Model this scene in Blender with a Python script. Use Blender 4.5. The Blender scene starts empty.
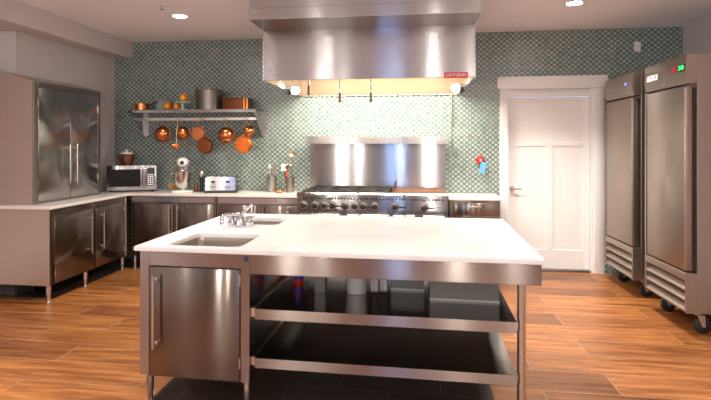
import bpy, bmesh, math, random
from mathutils import Matrix, Vector
random.seed(7)
PI = math.pi
S = bpy.context.scene
COL = S.collection

# ------------------------------------------------------------------ mesh builder
class MB:
    def __init__(self): self.bm = bmesh.new()
    def _add(self, tmp):
        me = bpy.data.meshes.new('tmp'); tmp.to_mesh(me); tmp.free()
        self.bm.from_mesh(me); bpy.data.meshes.remove(me); return self
    def box(self, x0, y0, z0, x1, y1, z1, bev=0.0, seg=2, M=None):
        b = bmesh.new(); bmesh.ops.create_cube(b, size=1)
        for v in b.verts:
            v.co = Vector((x0 + (v.co.x + .5) * (x1 - x0), y0 + (v.co.y + .5) * (y1 - y0), z0 + (v.co.z + .5) * (z1 - z0)))
        if bev > 0: bmesh.ops.bevel(b, geom=b.edges[:], offset=bev, segments=seg, affect='EDGES', profile=.5)
        if M is not None: bmesh.ops.transform(b, matrix=M, verts=b.verts)
        return self._add(b)
    def cyl(self, p, q, r, r2=None, n=24, bev=0.0):
        p, q = Vector(p), Vector(q); d = q - p; b = bmesh.new()
        bmesh.ops.create_cone(b, cap_ends=True, segments=n, radius1=r, radius2=r if r2 is None else r2, depth=d.length)
        if bev > 0:
            bmesh.ops.bevel(b, geom=[e for e in b.edges if len(e.link_faces) == 2 and any(len(f.verts) > 4 for f in e.link_faces)], offset=bev, segments=2, affect='EDGES')
        bmesh.ops.transform(b, matrix=Matrix.Translation((p + q) / 2) @ d.to_track_quat('Z', 'Y').to_matrix().to_4x4(), verts=b.verts)
        return self._add(b)
    def lathe(self, prof, c=(0, 0, 0), axis=(0, 0, 1), n=32, sx=1, sy=1):
        b = bmesh.new(); rings = []
        for r, z in prof:
            if r < 1e-6: rings.append([b.verts.new((0, 0, z))])
            else: rings.append([b.verts.new((r * sx * math.cos(2 * PI * k / n), r * sy * math.sin(2 * PI * k / n), z)) for k in range(n)])
        for a, c2 in zip(rings, rings[1:]):
            for k in range(n):
                k2 = (k + 1) % n
                if len(a) == 1 and len(c2) == 1: break
                if len(a) == 1: b.faces.new((a[0], c2[k], c2[k2]))
                elif len(c2) == 1: b.faces.new((a[k], a[k2], c2[0]))
                else: b.faces.new((a[k], a[k2], c2[k2], c2[k]))
        bmesh.ops.recalc_face_normals(b, faces=b.faces)
        M = Matrix.Translation(c) @ Vector(axis).to_track_quat('Z', 'Y').to_matrix().to_4x4()
        bmesh.ops.transform(b, matrix=M, verts=b.verts)
        return self._add(b)
    def tube(self, pts, r, n=12, closed=False):
        pts = [Vector(p) for p in pts]; b = bmesh.new(); rings = []; N = len(pts)
        up = None
        for i, p in enumerate(pts):
            if closed: t = pts[(i + 1) % N] - pts[i - 1]
            else: t = pts[min(i + 1, N - 1)] - pts[max(i - 1, 0)]
            t.normalize()
            if up is None:
                up = t.orthogonal().normalized()
            else:
                up = (up - t * up.dot(t)).normalized()
            s = t.cross(up); rr = r[i] if isinstance(r, (list, tuple)) else r
            rings.append([b.verts.new(p + (up * math.cos(2 * PI * k / n) + s * math.sin(2 * PI * k / n)) * rr) for k in range(n)])
        for i in range(N if closed else N - 1):
            a, c = rings[i], rings[(i + 1) % N]
            for k in range(n): b.faces.new((a[k], a[(k + 1) % n], c[(k + 1) % n], c[k]))
        if not closed: b.faces.new(rings[0]); b.faces.new(rings[-1])
        bmesh.ops.recalc_face_normals(b, faces=b.faces)
        return self._add(b)
    def prism(self, poly, axis, a0, a1, bev=0.0):
        # poly: list of 2D points in the two remaining axes (in xyz order); extruded along axis from a0 to a1
        def P(u, v, a): return {'x': (a, u, v), 'y': (u, a, v), 'z': (u, v, a)}[axis]
        b = bmesh.new()
        lo = [b.verts.new(P(u, v, a0)) for u, v in poly]; hi = [b.verts.new(P(u, v, a1)) for u, v in poly]
        b.faces.new(lo); b.faces.new(hi)
        for k in range(len(poly)):
            k2 = (k + 1) % len(poly); b.faces.new((lo[k], lo[k2], hi[k2], hi[k]))
        bmesh.ops.recalc_face_normals(b, faces=b.faces)
        if bev > 0: bmesh.ops.bevel(b, geom=b.edges[:], offset=bev, segments=2, affect='EDGES')
        return self._add(b)
    def ball(self, c, r, n=24, s=(1, 1, 1)):
        b = bmesh.new(); bmesh.ops.create_uvsphere(b, u_segments=n, v_segments=n // 2, radius=r)
        for v in b.verts: v.co = Vector((v.co.x * s[0] + c[0], v.co.y * s[1] + c[1], v.co.z * s[2] + c[2]))
        return self._add(b)
    def slab_with_holes(self, outer, holes, z0, z1, bev=0.0):
        b = bmesh.new(); edges = []
        for loop in [outer] + holes:
            vs = [b.verts.new((x, y, z1)) for x, y in loop]
            for k in range(len(vs)): edges.append(b.edges.new((vs[k], vs[(k + 1) % len(vs)])))
        r = bmesh.ops.triangle_fill(b, use_beauty=True, use_dissolve=False, edges=edges)
        fs = [g for g in r['geom'] if isinstance(g, bmesh.types.BMFace)]
        e = bmesh.ops.extrude_face_region(b, geom=fs)
        bmesh.ops.translate(b, vec=(0, 0, z0 - z1), verts=[g for g in e['geom'] if isinstance(g, bmesh.types.BMVert)])
        bmesh.ops.recalc_face_normals(b, faces=b.faces)
        if bev > 0:
            bmesh.ops.bevel(b, geom=[x for x in b.edges if len(x.link_faces) == 2 and x.calc_face_angle(0) > 1.2 and abs(x.verts[0].co.z - x.verts[1].co.z) < 1e-5], offset=bev, segments=2, affect='EDGES')
        return self._add(b)
    def basin(self, x0, y0, x1, y1, ztop, depth, rad, wall=.004, lip=.015):
        def rr(ins, z, r):
            return [(x, y, z) for x, y in rrect(x0 + ins, y0 + ins, x1 - ins, y1 - ins, max(r, .005))]
        loops = [rr(-lip, ztop, rad + lip), rr(0, ztop, rad), rr(.008, ztop - depth + .05, rad), rr(.022, ztop - depth + .012, rad), rr(.06, ztop - depth, rad)]
        outer = [rr(.055, ztop - depth - wall, rad), rr(.018, ztop - depth + .008, rad), rr(-wall, ztop - .006, rad), rr(-lip, ztop - .004, rad + lip)]
        b = bmesh.new(); R = [[b.verts.new(p) for p in L] for L in loops + outer]
        n = len(R[0])
        for i in range(len(R)):
            if i == len(loops) - 1: continue
            a, c = R[i], R[(i + 1) % len(R)]
            for k in range(n): b.faces.new((a[k], a[(k + 1) % n], c[(k + 1) % n], c[k]))
        b.faces.new(R[len(loops) - 1]); b.faces.new(R[len(loops)])
        bmesh.ops.recalc_face_normals(b, faces=b.faces)
        return self._add(b)
    def build(self, name, mat, parent=None, smooth=35):
        bm = self.bm
        if parent is not None:
            bmesh.ops.translate(bm, vec=-BASE[parent.name], verts=bm.verts)
        ca = math.radians(smooth)
        for f in bm.faces: f.smooth = True
        for e in bm.edges:
            if len(e.link_faces) == 2: e.smooth = e.calc_face_angle(0) < ca
        me = bpy.data.meshes.new(name); bm.to_mesh(me); bm.free()
        o = bpy.data.objects.new(name, me); COL.objects.link(o)
        me.materials.append(mat)
        if parent is not None:
            o.parent = parent; BASE[o.name] = BASE[parent.name].copy()
        return o

BASE = {}
def rrect(x0, y0, x1, y1, r, n=6):
    pts = []
    for cx, cy, a in ((x1 - r, y1 - r, 0), (x0 + r, y1 - r, 90), (x0 + r, y0 + r, 180), (x1 - r, y0 + r, 270)):
        for k in range(n + 1):
            t = math.radians(a + 90 * k / n); pts.append((cx + r * math.cos(t), cy + r * math.sin(t)))
    return pts
def arc(c, r, a0, a1, n, plane='xz'):
    out = []
    for k in range(n + 1):
        t = math.radians(a0 + (a1 - a0) * k / n); u, v = r * math.cos(t), r * math.sin(t)
        out.append((c[0] + u, c[1], c[2] + v) if plane == 'xz' else ((c[0], c[1] + u, c[2] + v) if plane == 'yz' else (c[0] + u, c[1] + v, c[2])))
    return out
def tag(o, label, cat, group=None, kind=None):
    o['label'] = label; o['category'] = cat
    if group: o['group'] = group
    if kind: o['kind'] = kind
    return o
def thing(name, label, cat, base, F=None, group=None):
    o = bpy.data.objects.new(name, None); COL.objects.link(o); o.empty_display_size = .1
    M = Matrix.Translation(base)
    o.matrix_world = (F @ M) if F is not None else M
    BASE[o.name] = Vector(base)
    return tag(o, label, cat, group)
def single(name, label, cat, mb, mat, base, F=None, group=None):
    BASE['_t'] = Vector(base)
    bmesh.ops.translate(mb.bm, vec=-Vector(base), verts=mb.bm.verts)
    o = mb.build(name, mat); M = Matrix.Translation(base)
    o.matrix_world = (F @ M) if F is not None else M
    BASE[o.name] = Vector(base)
    return tag(o, label, cat, group)
def struct(name, mb, mat, parent=None):
    o = mb.build(name, mat, parent)
    if parent is None: o['kind'] = 'structure'; BASE[o.name] = Vector((0, 0, 0))
    return o
def dup(root, loc, label=None):
    r = root.copy(); COL.objects.link(r); r.location = loc
    if label: r['label'] = label
    BASE[r.name] = Vector(loc)
    for ch in list(root.children):
        c = ch.copy(); COL.objects.link(c); c.parent = r
        for g in list(ch.children):
            d = g.copy(); COL.objects.link(d); d.parent = c
    return r
def text_mesh(txt, size, M, mat, name, parent, extrude=.0008, width=None):
    cu = bpy.data.curves.new('lettering', 'FONT'); cu.body = txt; cu.size = size; cu.extrude = extrude
    cu.align_x = 'CENTER'; cu.align_y = 'CENTER'
    o = bpy.data.objects.new('lettering', cu); COL.objects.link(o)
    dg = bpy.context.evaluated_depsgraph_get()
    me = bpy.data.meshes.new_from_object(o.evaluated_get(dg))
    bpy.data.objects.remove(o); bpy.data.curves.remove(cu)
    if width:
        xs = [v.co.x for v in me.vertices]; k = width / (max(xs) - min(xs))
        for v in me.vertices: v.co.x *= k
    me.transform(Matrix.Translation(-BASE[parent.name]) @ M)
    me.materials.clear(); me.materials.append(mat); me.name = name
    t = bpy.data.objects.new(name, me); COL.objects.link(t); t.parent = parent
    return t

# ------------------------------------------------------------------ materials
def mat(name, col=(.8, .8, .8), rough=.5, metal=0.0, **kw):
    m = bpy.data.materials.new(name); m.use_nodes = True
    b = m.node_tree.nodes['Principled BSDF']
    b.inputs['Base Color'].default_value = (*col, 1); b.inputs['Roughness'].default_value = rough; b.inputs['Metallic'].default_value = metal
    for k, v in kw.items(): b.inputs[k.replace('_', ' ')].default_value = v
    return m
class NT:
    def __init__(self, m): self.t = m.node_tree; self.b = self.t.nodes['Principled BSDF']
    def n(self, typ, **kw):
        nd = self.t.nodes.new(typ)
        for k, v in kw.items(): setattr(nd, k, v)
        return nd
    def l(self, a, b): self.t.links.new(a, b)
    def math(self, op, a, b=None, clamp=False):
        nd = self.n('ShaderNodeMath', operation=op, use_clamp=clamp)
        for i, v in enumerate((a, b)):
            if v is None: continue
            if isinstance(v, (int, float)): nd.inputs[i].default_value = v
            else: self.l(v, nd.inputs[i])
        return nd.outputs[0]
    def mix(self, f, a, b):
        nd = self.n('ShaderNodeMix', data_type='RGBA')
        for i, v in ((0, f), (6, a), (7, b)):
            if isinstance(v, (int, float)): nd.inputs[i].default_value = v
            elif isinstance(v, tuple): nd.inputs[i].default_value = (*v, 1) if len(v) == 3 else v
            else: self.l(v, nd.inputs[i])
        return nd.outputs[2]
    def noise(self, vec, scale, detail=4, rough=.55):
        nd = self.n('ShaderNodeTexNoise'); nd.inputs['Scale'].default_value = scale; nd.inputs['Detail'].default_value = detail; nd.inputs['Roughness'].default_value = rough
        if vec is not None: self.l(vec, nd.inputs['Vector'])
        return nd.outputs['Fac']
    def mapping(self, scale=(1, 1, 1), rot=(0, 0, 0), loc=(0, 0, 0), src='Object'):
        tc = self.n('ShaderNodeTexCoord'); mp = self.n('ShaderNodeMapping')
        mp.inputs['Scale'].default_value = scale; mp.inputs['Rotation'].default_value = rot; mp.inputs['Location'].default_value = loc
        self.l(tc.outputs[src], mp.inputs['Vector']); return mp.outputs['Vector']
    def ramp(self, f, stops):
        r = self.n('ShaderNodeValToRGB'); self.l(f, r.inputs[0]); e = r.color_ramp.elements
        while len(e) < len(stops): e.new(.5)
        for x, (p, c) in zip(e, stops): x.position = p; x.color = (*c, 1)
        return r.outputs[0]
    def bump(self, h, strength, dist=.01):
        b = self.n('ShaderNodeBump'); b.inputs['Strength'].default_value = strength; b.inputs['Distance'].default_value = dist
        self.l(h, b.inputs['Height']); self.l(b.outputs[0], self.b.inputs['Normal']); return b

def steel(name, col=(.63, .60, .575), rough=.27, aniso=.75, spread='vertical', warp=0.0, wscale=1.6, wmap=(1, 1, 1)):
    """brushed stainless: grain runs sideways on upright faces so highlights draw out along `spread`"""
    m = mat(name, col, rough, 1.0); t = NT(m)
    if aniso:
        t.b.inputs['Anisotropic'].default_value = aniso
        g = t.n('ShaderNodeNewGeometry')
        c1 = t.n('ShaderNodeVectorMath', operation='CROSS_PRODUCT'); t.l(g.outputs['Normal'], c1.inputs[0]); c1.inputs[1].default_value = (1, .013, 0)
        if spread == 'vertical':
            c2 = t.n('ShaderNodeVectorMath', operation='CROSS_PRODUCT'); t.l(c1.outputs[0], c2.inputs[0]); t.l(g.outputs['Normal'], c2.inputs[1])
            # tangent lies in the face, at right angles to the grain
            n = t.n('ShaderNodeVectorMath', operation='NORMALIZE'); t.l(c1.outputs[0], n.inputs[0])
            t.l(n.outputs[0], t.b.inputs['Tangent'])
        else:
            c2 = t.n('ShaderNodeVectorMath', operation='CROSS_PRODUCT'); t.l(c1.outputs[0], c2.inputs[0]); t.l(g.outputs['Normal'], c2.inputs[1])
            n = t.n('ShaderNodeVectorMath', operation='NORMALIZE'); t.l(c2.outputs[0], n.inputs[0])
            t.l(n.outputs[0], t.b.inputs['Tangent'])
    if warp:
        w = t.noise(t.mapping(wmap), wscale, 1, .3); t.bump(w, warp, .05)
    return m

M = {}
M['steel'] = steel('brushed_steel', (.46, .445, .455), .17, 1.0)
M['steel_sheet'] = steel('dented_steel_sheet', (.225, .195, .172), .20, 1.0, warp=.006, wscale=1.1)
M['steel_mirror'] = steel('polished_door_steel', (.42, .41, .405), .22, .9, 'sideways', warp=.12, wscale=2.2, wmap=(.3, .12, 1))
M['steel_fridge'] = steel('fridge_steel', (.40, .335, .285), .42, .35, warp=.06)
M['steel_lit_end'] = steel('lit_end_steel', (.66, .57, .50), .42, .3)  # warm light falling on the end panels put into the steel colour
M['steel_apron'] = steel('apron_steel', (.39, .355, .335), .20, 1.0)
M['steel_shelf'] = steel('shelf_steel', (.34, .325, .315), .14, .6)
M['steel_dark'] = steel('dull_steel', (.34, .32, .30), .38, .3)
M['nozzle'] = mat('dark_metal', (.10, .085, .075), .5)
M['roaster'] = mat('brown_copper', (.15, .055, .025), .36, 1)
M['shade_dark'] = mat('painted_shade', (.05, .047, .044), .7)  # dark colour standing for shade under shelves, table top and cabinet
M['steel_tan'] = mat('warm_lit_steel', (.14, .10, .07), .42, 1)  # warm lamplight and floor reflection put into the tan colour
M['basin'] = mat('basin_steel', (.52, .47, .43), .30, 1)
M['chrome'] = mat('chrome', (.66, .68, .71), .08, 1)
M['satin'] = mat('satin_metal', (.68, .65, .62), .25, 1)
M['wallpaint'] = mat('painted_wall', (.56, .52, .53), .8)
M['ceilpaint'] = mat('ceiling_paint', (.87, .86, .92), .9)
M['rearpaint'] = mat('rear_wall_paint', (.25, .215, .20), .85)
M['doorpaint'] = mat('white_door_paint', (.84, .82, .81), .42)
M['rubber'] = mat('black_rubber', (.012, .012, .012), .5)
M['black'] = mat('black_plastic', (.015, .015, .016), .35)
M['iron'] = mat('cast_iron', (.006, .006, .006), .6)
M['white'] = mat('white_enamel', (.80, .79, .77), .22)
M['whiteplastic'] = mat('white_plastic', (.72, .70, .74), .5)
M['frosted'] = mat('frosted_plastic', (.62, .60, .58), .4, Transmission_Weight=.25)
M['greyplastic'] = mat('grey_plastic', (.17, .155, .14), .45)
M['red'] = mat('red_enamel', (.55, .02, .02), .25)
M['bluetag'] = mat('blue_tag', (.10, .38, .75), .5)
M['navy'] = mat('navy_label', (.015, .02, .09), .4)
M['redplastic'] = mat('red_plastic', (.5, .03, .02), .35)
M['blueplastic'] = mat('blue_plastic', (.03, .05, .45), .35)
M['copper'] = mat('copper', (.66, .23, .085), .24, 1)
M['copper_bright'] = mat('bright_copper', (.95, .33, .10), .33, 1)
M['copper_dark'] = mat('tarnished_copper', (.27, .095, .04), .34, 1)
M['brass'] = mat('brass', (.72, .55, .28), .3, 1)
M['pewter'] = mat('dull_aluminium', (.27, .24, .22), .45, 1)
M['orange'] = mat('orange_glaze', (.80, .22, .02), .35)
M['yellow'] = mat('yellow_glaze', (.90, .55, .06), .35)
M['teal'] = mat('teal_glaze', (.36, .60, .58), .3)
M['palegreen'] = mat('pale_green_glaze', (.33, .42, .39), .35)
M['amber'] = mat('amber_brown_glaze', (.10, .022, .004), .12)
M['glass'] = mat('clear_glass', (.95, .97, .97), .03, Transmission_Weight=1.0, IOR=1.45)
M['darkglass'] = mat('dark_oven_glass', (.012, .013, .013), .07)
M['bowlwood'] = mat('bowl_wood', (.52, .30, .11), .5)
M['darkwood'] = mat('dark_wood', (.10, .045, .02), .45)
def emit(name, col, s):
    m = mat(name, col, .4); b = m.node_tree.nodes['Principled BSDF']
    b.inputs['Emission Color'].default_value = (*col, 1); b.inputs['Emission Strength'].default_value = s; return m
M['lamp'] = emit('lamp_lens', (1, .93, .84), 40)
M['globe'] = emit('lamp_globe', (1, .92, .79), 30)
M['green_led'] = emit('green_digits', (.04, .9, .15), 2.2)
M['red_led'] = emit('red_digits', (.5, .03, .02), .25)
M['blue_led'] = emit('blue_digits', (.25, .35, .95), .8)

def floor_mat():
    m = mat('wood_look_plank_floor', rough=.33); t = NT(m)
    v = t.mapping()
    br = t.n('ShaderNodeTexBrick'); t.l(v, br.inputs['Vector'])
    br.offset = .37; br.squash = 1; br.inputs['Scale'].default_value = 1
    br.inputs['Brick Width'].default_value = 1.22; br.inputs['Row Height'].default_value = .30; br.inputs['Mortar Size'].default_value = .003; br.inputs['Mortar Smooth'].default_value = .3
    br.inputs['Color1'].default_value = (0, 0, 0, 1); br.inputs['Color2'].default_value = (1, 1, 1, 1); br.inputs['Mortar'].default_value = (.5, .5, .5, 1); br.inputs['Bias'].default_value = 0
    off = t.n('ShaderNodeVectorMath', operation='MULTIPLY_ADD'); t.l(br.outputs['Color'], off.inputs[0]); off.inputs[1].default_value = (3.1, 7.7, 0); t.l(v, off.inputs[2])
    mp = t.n('ShaderNodeMapping'); mp.inputs['Scale'].default_value = (1.1, 11, 1); t.l(off.outputs[0], mp.inputs['Vector'])
    g1 = t.noise(mp.outputs[0], 1.6, 6, .62)
    mp2 = t.n('ShaderNodeMapping'); mp2.inputs['Scale'].default_value = (2, 60, 1); t.l(off.outputs[0], mp2.inputs['Vector'])
    g2 = t.noise(mp2.outputs[0], 2.0, 3, .6)
    f = t.math('ADD', t.math('MULTIPLY', g1, .80), t.math('MULTIPLY', g2, .20))
    wood = t.ramp(f, [(.28, (.055, .016, .005)), (.41, (.165, .053, .014)), (.55, (.30, .113, .030)), (.72, (.45, .205, .062))])
    tone = t.ramp(br.outputs['Color'], [(0, (.60, .54, .50)), (.5, (.92, .90, .88)), (1, (1.22, 1.24, 1.25))])
    mul = t.n('ShaderNodeMix', data_type='RGBA', blend_type='MULTIPLY'); mul.inputs[0].default_value = 1; t.l(wood, mul.inputs[6]); t.l(tone, mul.inputs[7])
    c = t.mix(t.math('MULTIPLY', br.outputs['Fac'], .75), mul.outputs[2], (.42, .25, .15)); t.l(c, t.b.inputs['Base Color'])
    t.l(t.math('ADD', t.math('MULTIPLY', g1, .18), .26), t.b.inputs['Roughness'])
    t.bump(t.math('SUBTRACT', g2, br.outputs['Fac']), .12, .004)
    return m
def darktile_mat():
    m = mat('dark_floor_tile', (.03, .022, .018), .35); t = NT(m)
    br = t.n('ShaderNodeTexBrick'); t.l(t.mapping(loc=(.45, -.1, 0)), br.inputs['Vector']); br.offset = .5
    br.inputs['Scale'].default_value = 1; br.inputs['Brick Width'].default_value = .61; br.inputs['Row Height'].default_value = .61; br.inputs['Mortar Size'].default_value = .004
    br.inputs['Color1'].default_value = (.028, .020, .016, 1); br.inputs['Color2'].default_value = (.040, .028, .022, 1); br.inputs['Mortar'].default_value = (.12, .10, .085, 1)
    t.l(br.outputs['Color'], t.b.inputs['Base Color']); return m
def tile_mat():
    """small lantern tiles set on the diagonal: mottled green glaze, pale grout"""
    m = mat('green_lantern_tile', rough=.16); t = NT(m)
    tc = t.n('ShaderNodeTexCoord'); sp = t.n('ShaderNodeSeparateXYZ'); t.l(tc.outputs['Object'], sp.inputs[0])
    a = t.math('DIVIDE', sp.outputs[0], .066); b = t.math('DIVIDE', sp.outputs[2], .058)
    u, w = t.math('ADD', a, b), t.math('SUBTRACT', a, b)
    fu, fw = t.math('SUBTRACT', t.math('FRACT', u), .5), t.math('SUBTRACT', t.math('FRACT', w), .5)
    cu, cw = t.math('FLOOR', u), t.math('FLOOR', w)
    cb = t.n('ShaderNodeCombineXYZ'); t.l(cu, cb.inputs[0]); t.l(cw, cb.inputs[1])
    wn = t.n('ShaderNodeTexWhiteNoise'); t.l(cb.outputs[0], wn.inputs['Vector'])
    au, aw = t.math('ABSOLUTE', fu), t.math('ABSOLUTE', fw)
    edge = t.math('MAXIMUM', au, aw)                         # .5 at the joints
    corner = t.math('ADD', au, aw)                           # 1 at the points where four tiles meet
    line = t.math('MULTIPLY', t.math('SUBTRACT', edge, .40), 12, clamp=True)
    dot = t.math('MULTIPLY', t.math('SUBTRACT', corner, .52), 3.2, clamp=True)
    grout = t.math('MAXIMUM', t.math('MULTIPLY', line, .12), t.math('MULTIPLY', dot, t.math('ADD', t.math('MULTIPLY', t.noise(tc.outputs['Object'], 14.0, 1), 1.05), .02)))
    glaze = t.ramp(wn.outputs['Value'], [(0, (.085, .145, .155)), (.4, (.12, .185, .185)), (.8, (.155, .21, .195)), (1, (.08, .185, .195))])
    mott = t.noise(tc.outputs['Object'], 3.0, 2); gl = t.mix(t.math('MULTIPLY', mott, .35), glaze, (.22, .25, .225))
    c = t.mix(grout, gl, (.74, .71, .61)); t.l(c, t.b.inputs['Base Color'])
    t.l(t.math('ADD', t.math('MULTIPLY', grout, .5), .14), t.b.inputs['Roughness'])
    t.bump(t.math('SUBTRACT', 1, t.math('MULTIPLY', edge, edge)), .5, .01)
    return m
def marble_mat(name, base=(.86, .84, .815), vein=(.60, .58, .57), amt=.35):
    m = mat(name, base, .18); t = NT(m)
    v = t.mapping((1, 1, 1), (0, 0, .5)); w = t.n('ShaderNodeTexWave', wave_type='BANDS'); t.l(v, w.inputs['Vector'])
    w.inputs['Scale'].default_value = .55; w.inputs['Distortion'].default_value = 9; w.inputs['Detail'].default_value = 4; w.inputs['Detail Scale'].default_value = 1.3
    f = t.math('POWER', w.outputs['Fac'], 14)
    n = t.noise(v, 2.2, 4)
    c = t.mix(t.math('MULTIPLY', t.math('MULTIPLY', f, n), amt), base, vein); t.l(c, t.b.inputs['Base Color']); return m
def wood_mat(name, c0, c1, rough=.45):
    m = mat(name, c0, rough); t = NT(m); f = t.noise(t.mapping((3, 30, 30)), 2, 4); t.l(t.mix(f, c0, c1), t.b.inputs['Base Color']); return m
def paint_bump(m, s=.03):
    t = NT(m); t.bump(t.noise(t.mapping(), 180, 2), s, .003)
def hammered(m, scale=55, s=.35):
    t = NT(m); vo = t.n('ShaderNodeTexVoronoi'); vo.inputs['Scale'].default_value = scale; t.l(t.mapping(), vo.inputs['Vector']); t.bump(vo.outputs['Distance'], s, .004)
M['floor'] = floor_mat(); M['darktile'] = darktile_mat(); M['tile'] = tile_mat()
M['marble'] = marble_mat('white_veined_marble', (.78, .77, .76), (.52, .51, .51), .4); M['quartz'] = marble_mat('cream_stone_counter', (.80, .76, .71), (.62, .58, .54), .2)
M['bowlwood'] = wood_mat('turned_wood', (.50, .27, .09), (.66, .42, .18))
M['griddle'] = wood_mat('seasoned_griddle', (.09, .036, .015), (.19, .085, .035), .3)
for k in ('wallpaint', 'ceilpaint', 'rearpaint'): paint_bump(M[k])
M['copper_hammered'] = mat('hammered_copper', (.72, .25, .10), .30, 1); hammered(M['copper_hammered'])
M['copper_orange'] = mat('lacquered_copper', (.80, .20, .035), .38, 1); hammered(M['copper_orange'], 38, .6)

# ------------------------------------------------------------------ fixed measures
YW, ZC = 6.377, 2.809
XL, XS, ZS, XR = -3.872, -3.618, 2.597, 2.998
YB = -6.2
CT, CB = .906, .876           # counter top / underside
# ------------------------------------------------------------------ the room
struct('floor', MB().box(XL - .5, YB - .2, -.1, XR + .2, YW + .5, 0), M['floor'])
struct('ceiling', MB().box(XL - .5, YB - .2, ZC, XR + .2, YW + .5, ZC + .1), M['ceilpaint'])
DX0, DX1, DZ = 1.0935, 2.0554, 2.131
w = MB(); w.box(XL - .2, YW, 0, DX0, YW + .15, ZC); w.box(DX1, YW, 0, XR + .2, YW + .15, ZC); w.box(DX0, YW, DZ, DX1, YW + .15, ZC)
struct('wall_back', w, M['tile'])
XL2 = -4.14
w = MB(); w.box(XL2 - .15, 4.66, 0, XL, YW, ZC); w.box(XL2 - .15, YB, 0, XL2, 4.66, ZC)
struct('wall_left', w, M['wallpaint'])
struct('wall_right', MB().box(XR, YB, 0, XR + .15, YW, ZC), M['wallpaint'])
# rear wall behind the camera, with a narrow glazed opening
WX0, WX1, WZ0, WZ1 = -1.0, -.62, .5, 2.35
w = MB(); w.box(XL - .42, YB - .15, 0, WX0, YB, ZC); w.box(WX1, YB - .15, 0, XR + .15, YB, ZC); w.box(WX0, YB - .15, 0, WX1, YB, WZ0); w.box(WX0, YB - .15, WZ1, WX1, YB, ZC)
struct('wall_front', w, M['rearpaint'])
w = MB()
for a in ((WX0, WZ0, WX0 + .04, WZ1), (WX1 - .04, WZ0, WX1, WZ1), (WX0 + .04, WZ0, WX1 - .04, WZ0 + .04), (WX0 + .04, WZ1 - .04, WX1 - .04, WZ1)): w.box(a[0], YB - .1, a[1], a[2], YB - .04, a[3])
wf = struct('window_1', w, M['doorpaint'])
MB().box(WX0 + .04, YB - .075, WZ0 + .04, WX1 - .04, YB - .069, WZ1 - .04).build('pane', M['glass'], wf)
# dark tiles let into the floor under the island and the left counter
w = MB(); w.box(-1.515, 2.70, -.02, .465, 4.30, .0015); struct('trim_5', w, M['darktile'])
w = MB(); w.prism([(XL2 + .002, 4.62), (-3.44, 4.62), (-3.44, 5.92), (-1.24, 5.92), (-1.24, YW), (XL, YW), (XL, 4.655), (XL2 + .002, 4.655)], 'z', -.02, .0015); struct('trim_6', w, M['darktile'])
struct('shade_strip_left', MB().box(XL2, 4.65, 0, XL, 4.66, .158).box(XL, 4.66, 0, XL + .01, YW, .158), M['shade_dark'])  # black strip put in for the shade under the left cabinet
# boxed soffit along the left wall
struct('trim_1', MB().prism([(XL, 4.66), (XL2, 4.66), (XL2, YB), (XS, YB), (XS, YW), (XL, YW)], 'z', ZS, ZC), M['wallpaint'])
# door casing
w = MB(); y0 = YW - .022
w.box(1.0, y0, 0, DX0, YW, DZ, .003); w.box(DX1, y0, 0, 2.1594, YW, DZ, .003)
w.box(.968, y0 - .012, DZ, 2.19, YW, 2.2775, .004)
struct('trim_2', w, M['doorpaint'])
w = MB()   # jambs and head
w.box(DX0, YW, 0, 1.112, YW + .15, DZ); w.box(2.024, YW, 0, DX1, YW + .15, DZ); w.box(1.112, YW + .03, 2.045, 2.024, YW + .15, DZ)
struct('trim_3', w, M['doorpaint'])
struct('trim_4', MB().box(1.112, YW + .02, 0, 2.024, YW + .14, .022, .004), M['steel_dark'])   # threshold
# door slab: three sunk panels
yd = YW + .06; w = MB(); w.box(1.116, yd + .011, .026, 2.02, yd + .036, 2.041)
for a in ((1.116, .026, 1.20, 2.041), (1.945, .026, 2.02, 2.041), (1.20, 1.995, 1.945, 2.041), (1.20, 1.46, 1.945, 1.505), (1.20, .026, 1.945, .25), (1.537, .25, 1.616, 1.46)):
    w.box(a[0], yd, a[1], a[2], yd + .045, a[3], .003, 1)
door = struct('door_1', w, M['doorpaint'])
w = MB(); w.cyl((1.155, yd, .965), (1.155, yd - .012, .965), .030, n=24, bev=.003); w.cyl((1.155, yd - .012, .965), (1.155, yd - .045, .965), .012)
w.tube([(1.155, yd - .045, .965), (1.18, yd - .052, .967), (1.21, yd - .052, .963), (1.255, yd - .048, .958)], [.012, .0115, .010, .008])
h = w.build('door_handle', M['satin'], door); h['label'] = 'satin metal lever handle'

# ------------------------------------------------------------------ lamps in the ceiling
LIGHT_E = 10.5
w = MB().lathe([(.066, 0), (.098, 0), (.100, -.004), (.094, -.010), (.070, -.006), (.066, 0)])
VIS = [(-2.39, 5.13), (1.49, 5.17)]
proto = thing('ceiling_light', 'round recessed ceiling lamp above the pot shelf, left of the hood', 'ceiling light', (VIS[0][0], VIS[0][1], ZC), group='recessed ceiling lamps')
bmesh.ops.translate(w.bm, vec=BASE[proto.name], verts=w.bm.verts); w.build('trim_ring', M['white'], proto)
MB().cyl((VIS[0][0], VIS[0][1], ZC - .004), (VIS[0][0], VIS[0][1], ZC - .001), .068, n=14).build('lens', M['lamp'], proto)
d2 = dup(proto, (VIS[1][0], VIS[1][1], ZC), 'round recessed ceiling lamp in front of the door, right of the hood')
REAR = [(-2.4, .75), (2.2, .2), (1.9, 2.6), (-1.15, 2.3), (.25, 2.3), (-1.95, 3.7), (1.15, 3.7), (-2.39, 3.0)]
for i, (x, y) in enumerate(REAR):
    dup(proto, (x, y, ZC), 'round recessed ceiling lamp in the part of the room behind the viewer')
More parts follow.
